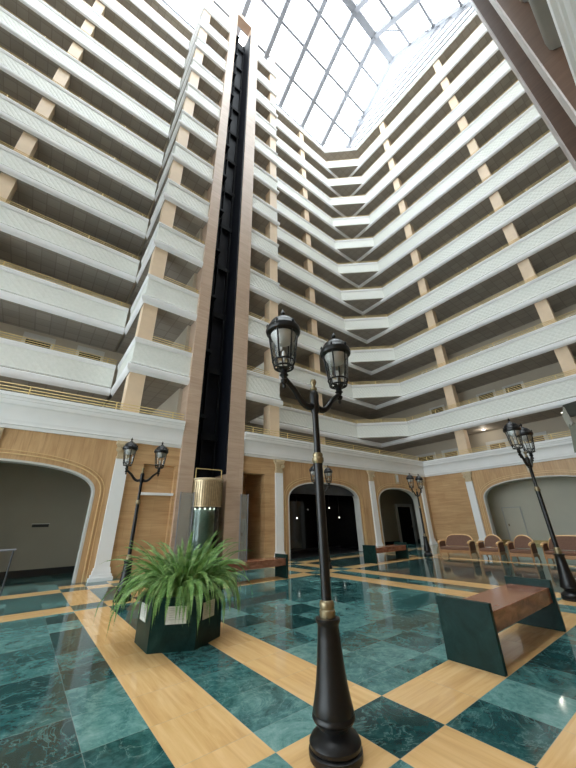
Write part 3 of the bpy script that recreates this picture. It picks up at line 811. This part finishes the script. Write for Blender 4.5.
A0 = seat_unit(.86, 'brown armchair with honey wood frame, next to the two-seat sofa', 'brown armchairs in the lobby row'); A0.location = (15.18, 6.22, 0)
dup(A0, (15.16, 5.12, 0), 'brown armchair with honey wood frame, just left of the right-hand lamp post')
S0 = seat_unit(1.42, 'brown two-seat sofa at the left end of the lobby seating row', 'brown sofas in the lobby row'); S0.location = (15.22, 7.62, 0)
dup(S0, (15.14, 3.72, 0), 'brown sofa partly hidden behind the right-hand lamp post')

# ------------------------------------------------------------------ small things
st = empty('handrail', (-.45, 11.9, 0), 0, 'thin metal rail frame in front of the left taupe arch', 'rail')
MB().tube([(.42, 0, 0), (.42, 0, 1.0)], .02, 8).build('post', M['shaftmetal'], st); MB().tube([(-.6, 0, 0), (-.6, 0, 1.0)], .02, 8).build('post', M['shaftmetal'], st)
MB().tube([(-.65, 0, 1.02), (.47, 0, 1.02)], .025, 8).build('top_bar', M['steel'], st)
vt = MB().box(.28, .78, 15.62, 15.66, 1.58, 1.68).build('wall_vent', M['black']); tag(vt, 'small dark slot vent on the taupe wall in the left arch', 'vent')
MB().box(.26, .80, 15.64, 15.66, 1.68, 1.70).build('vent_lip', M['frame'], vt)
def downlight(x, y, z, l, mat='bulb', r=.09):
    o = empty('downlight', (x, y, z), 0, l, 'light', 'small round ceiling lights')
    MB().lathe([(r*1.3, -.02), (r*1.3, 0)], seg=16).build('trim_ring', M['frame'], o)
    MB().lathe([(r, -.03), (r, -.02)], seg=16).build('lens', M[mat], o)
downlight(24.0, 8.36, Z0-.382, 'bright round downlight under the lowest right-hand gallery, left of the right lamp')
downlight(24.0, 3.9, Z0-.382, 'faint round downlight under the lowest right-hand gallery, right of the right lamp', 'bulbdim')
def pend(x, y, z, l):
    o = empty('pendant_lamp', (x, y, z), 0, l, 'light', 'small lamps inside the black arch')
    MB().lathe([(0, -.05), (.03, -.025), (.03, .025), (0, .05)], seg=12, closed=False).build('shade', M['bulbdim'], o)
    MB().tube([(0, 0, .06), (0, 0, 4.14-z)], .008, 5).build('cord', M['black'], o)
pend(11.7, 14.3, 1.75, 'small glowing lamp deep in the black arch, left one'); pend(14.2, 14.3, 2.28, 'brightest small lamp in the black arch, beside the foreground post'); pend(15.0, 14.3, 1.75, 'small glowing lamp deep in the black arch, right one')
struct(MB().box(9.55, 15.85, YW+.02, YW+2.55, .0, .012).build('floor_room', M['black']))
struct(MB().box(9.86, 15.04, YW+.20, YW+.28, 2.86, 3.44).build('window_2', M['lintel']))

cv = empty('canopy', (22.25, 2.9, ZC1+.02), 0, 'grey-green canvas canopy hanging over the cornice at the right edge', 'canopy')
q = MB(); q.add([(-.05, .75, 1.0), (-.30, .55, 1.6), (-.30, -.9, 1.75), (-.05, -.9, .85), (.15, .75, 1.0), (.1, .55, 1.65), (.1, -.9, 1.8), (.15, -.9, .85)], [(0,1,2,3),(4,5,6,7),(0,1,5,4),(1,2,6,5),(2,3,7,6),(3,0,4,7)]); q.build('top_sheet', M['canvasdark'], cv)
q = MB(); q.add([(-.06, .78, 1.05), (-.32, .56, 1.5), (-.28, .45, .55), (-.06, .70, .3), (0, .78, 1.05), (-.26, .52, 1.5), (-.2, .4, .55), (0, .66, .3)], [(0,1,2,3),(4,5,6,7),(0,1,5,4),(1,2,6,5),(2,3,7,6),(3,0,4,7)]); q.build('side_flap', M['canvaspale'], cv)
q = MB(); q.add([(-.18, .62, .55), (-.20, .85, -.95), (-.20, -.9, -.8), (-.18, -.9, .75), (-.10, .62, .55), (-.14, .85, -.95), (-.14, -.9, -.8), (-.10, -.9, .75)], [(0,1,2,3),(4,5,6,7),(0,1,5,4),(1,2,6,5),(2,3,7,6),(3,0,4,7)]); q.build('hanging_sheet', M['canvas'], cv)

# ------------------------------------------------------------------ light and camera
W = bpy.data.worlds.new('sky'); SC.world = W; W.use_nodes = True
bg = W.node_tree.nodes['Background']; bg.inputs[0].default_value = (.88, .95, 1.0, 1); bg.inputs[1].default_value = 5.2
def portal(loc, rot, sx, sy):
    d = bpy.data.lights.new('sky_portal', 'AREA'); d.shape = 'RECTANGLE'; d.size = sx; d.size_y = sy; d.cycles.is_portal = True
    o = bpy.data.objects.new('sky_portal', d); COL.objects.link(o); o.location = loc; o.rotation_euler = rot
portal(((XE+XW)/2, 6, 45.9), (0, 0, 0), XW-XE, 20)
portal((XE-.3, 7, TOP/2), (0, -PI/2, 0), TOP, 22)
for x, y in ((24.0, 8.36),):
    d = bpy.data.lights.new('downlight_glow', 'POINT'); d.energy = 8; d.color = (1, .9, .75); d.shadow_soft_size = .08
    o = bpy.data.objects.new('downlight_glow', d); COL.objects.link(o); o.location = (x, y, Z0-.6)

cam = bpy.data.cameras.new('camera'); co = bpy.data.objects.new('camera', cam); COL.objects.link(co)
yaw, pit, rol = math.radians(51.6535), math.radians(24.0353), math.radians(-1.432)
X_ = Vector((math.sin(yaw), -math.cos(yaw), 0)); 
# camera-azimuth frame -> world: forward azimuth 0 expressed in (x, y)
fwd = Vector((math.cos(yaw), math.sin(yaw), 0)); rgt = Vector((math.sin(yaw), -math.cos(yaw), 0)); upv = Vector((0, 0, 1))
f2 = fwd*math.cos(pit)+upv*math.sin(pit); u2 = -fwd*math.sin(pit)+upv*math.cos(pit)
r3 = rgt*math.cos(rol)+u2*math.sin(rol); u3 = -rgt*math.sin(rol)+u2*math.cos(rol)
mx = Matrix(((r3.x, u3.x, -f2.x, 0), (r3.y, u3.y, -f2.y, 0), (r3.z, u3.z, -f2.z, 1.5), (0, 0, 0, 1)))
co.matrix_world = mx
cam.sensor_fit = 'VERTICAL'; cam.sensor_height = 24; cam.lens = 312.28/768*24
cam.clip_start = .02; cam.clip_end = 300
SC.camera = co
SC.view_settings.view_transform = 'Standard'; SC.view_settings.look = 'None'
SC.view_settings.exposure = 0.82; SC.view_settings.gamma = 1
SC.cycles.max_bounces = 10; SC.cycles.diffuse_bounces = 6; SC.cycles.transparent_max_bounces = 16
SC.cycles.use_denoising = True
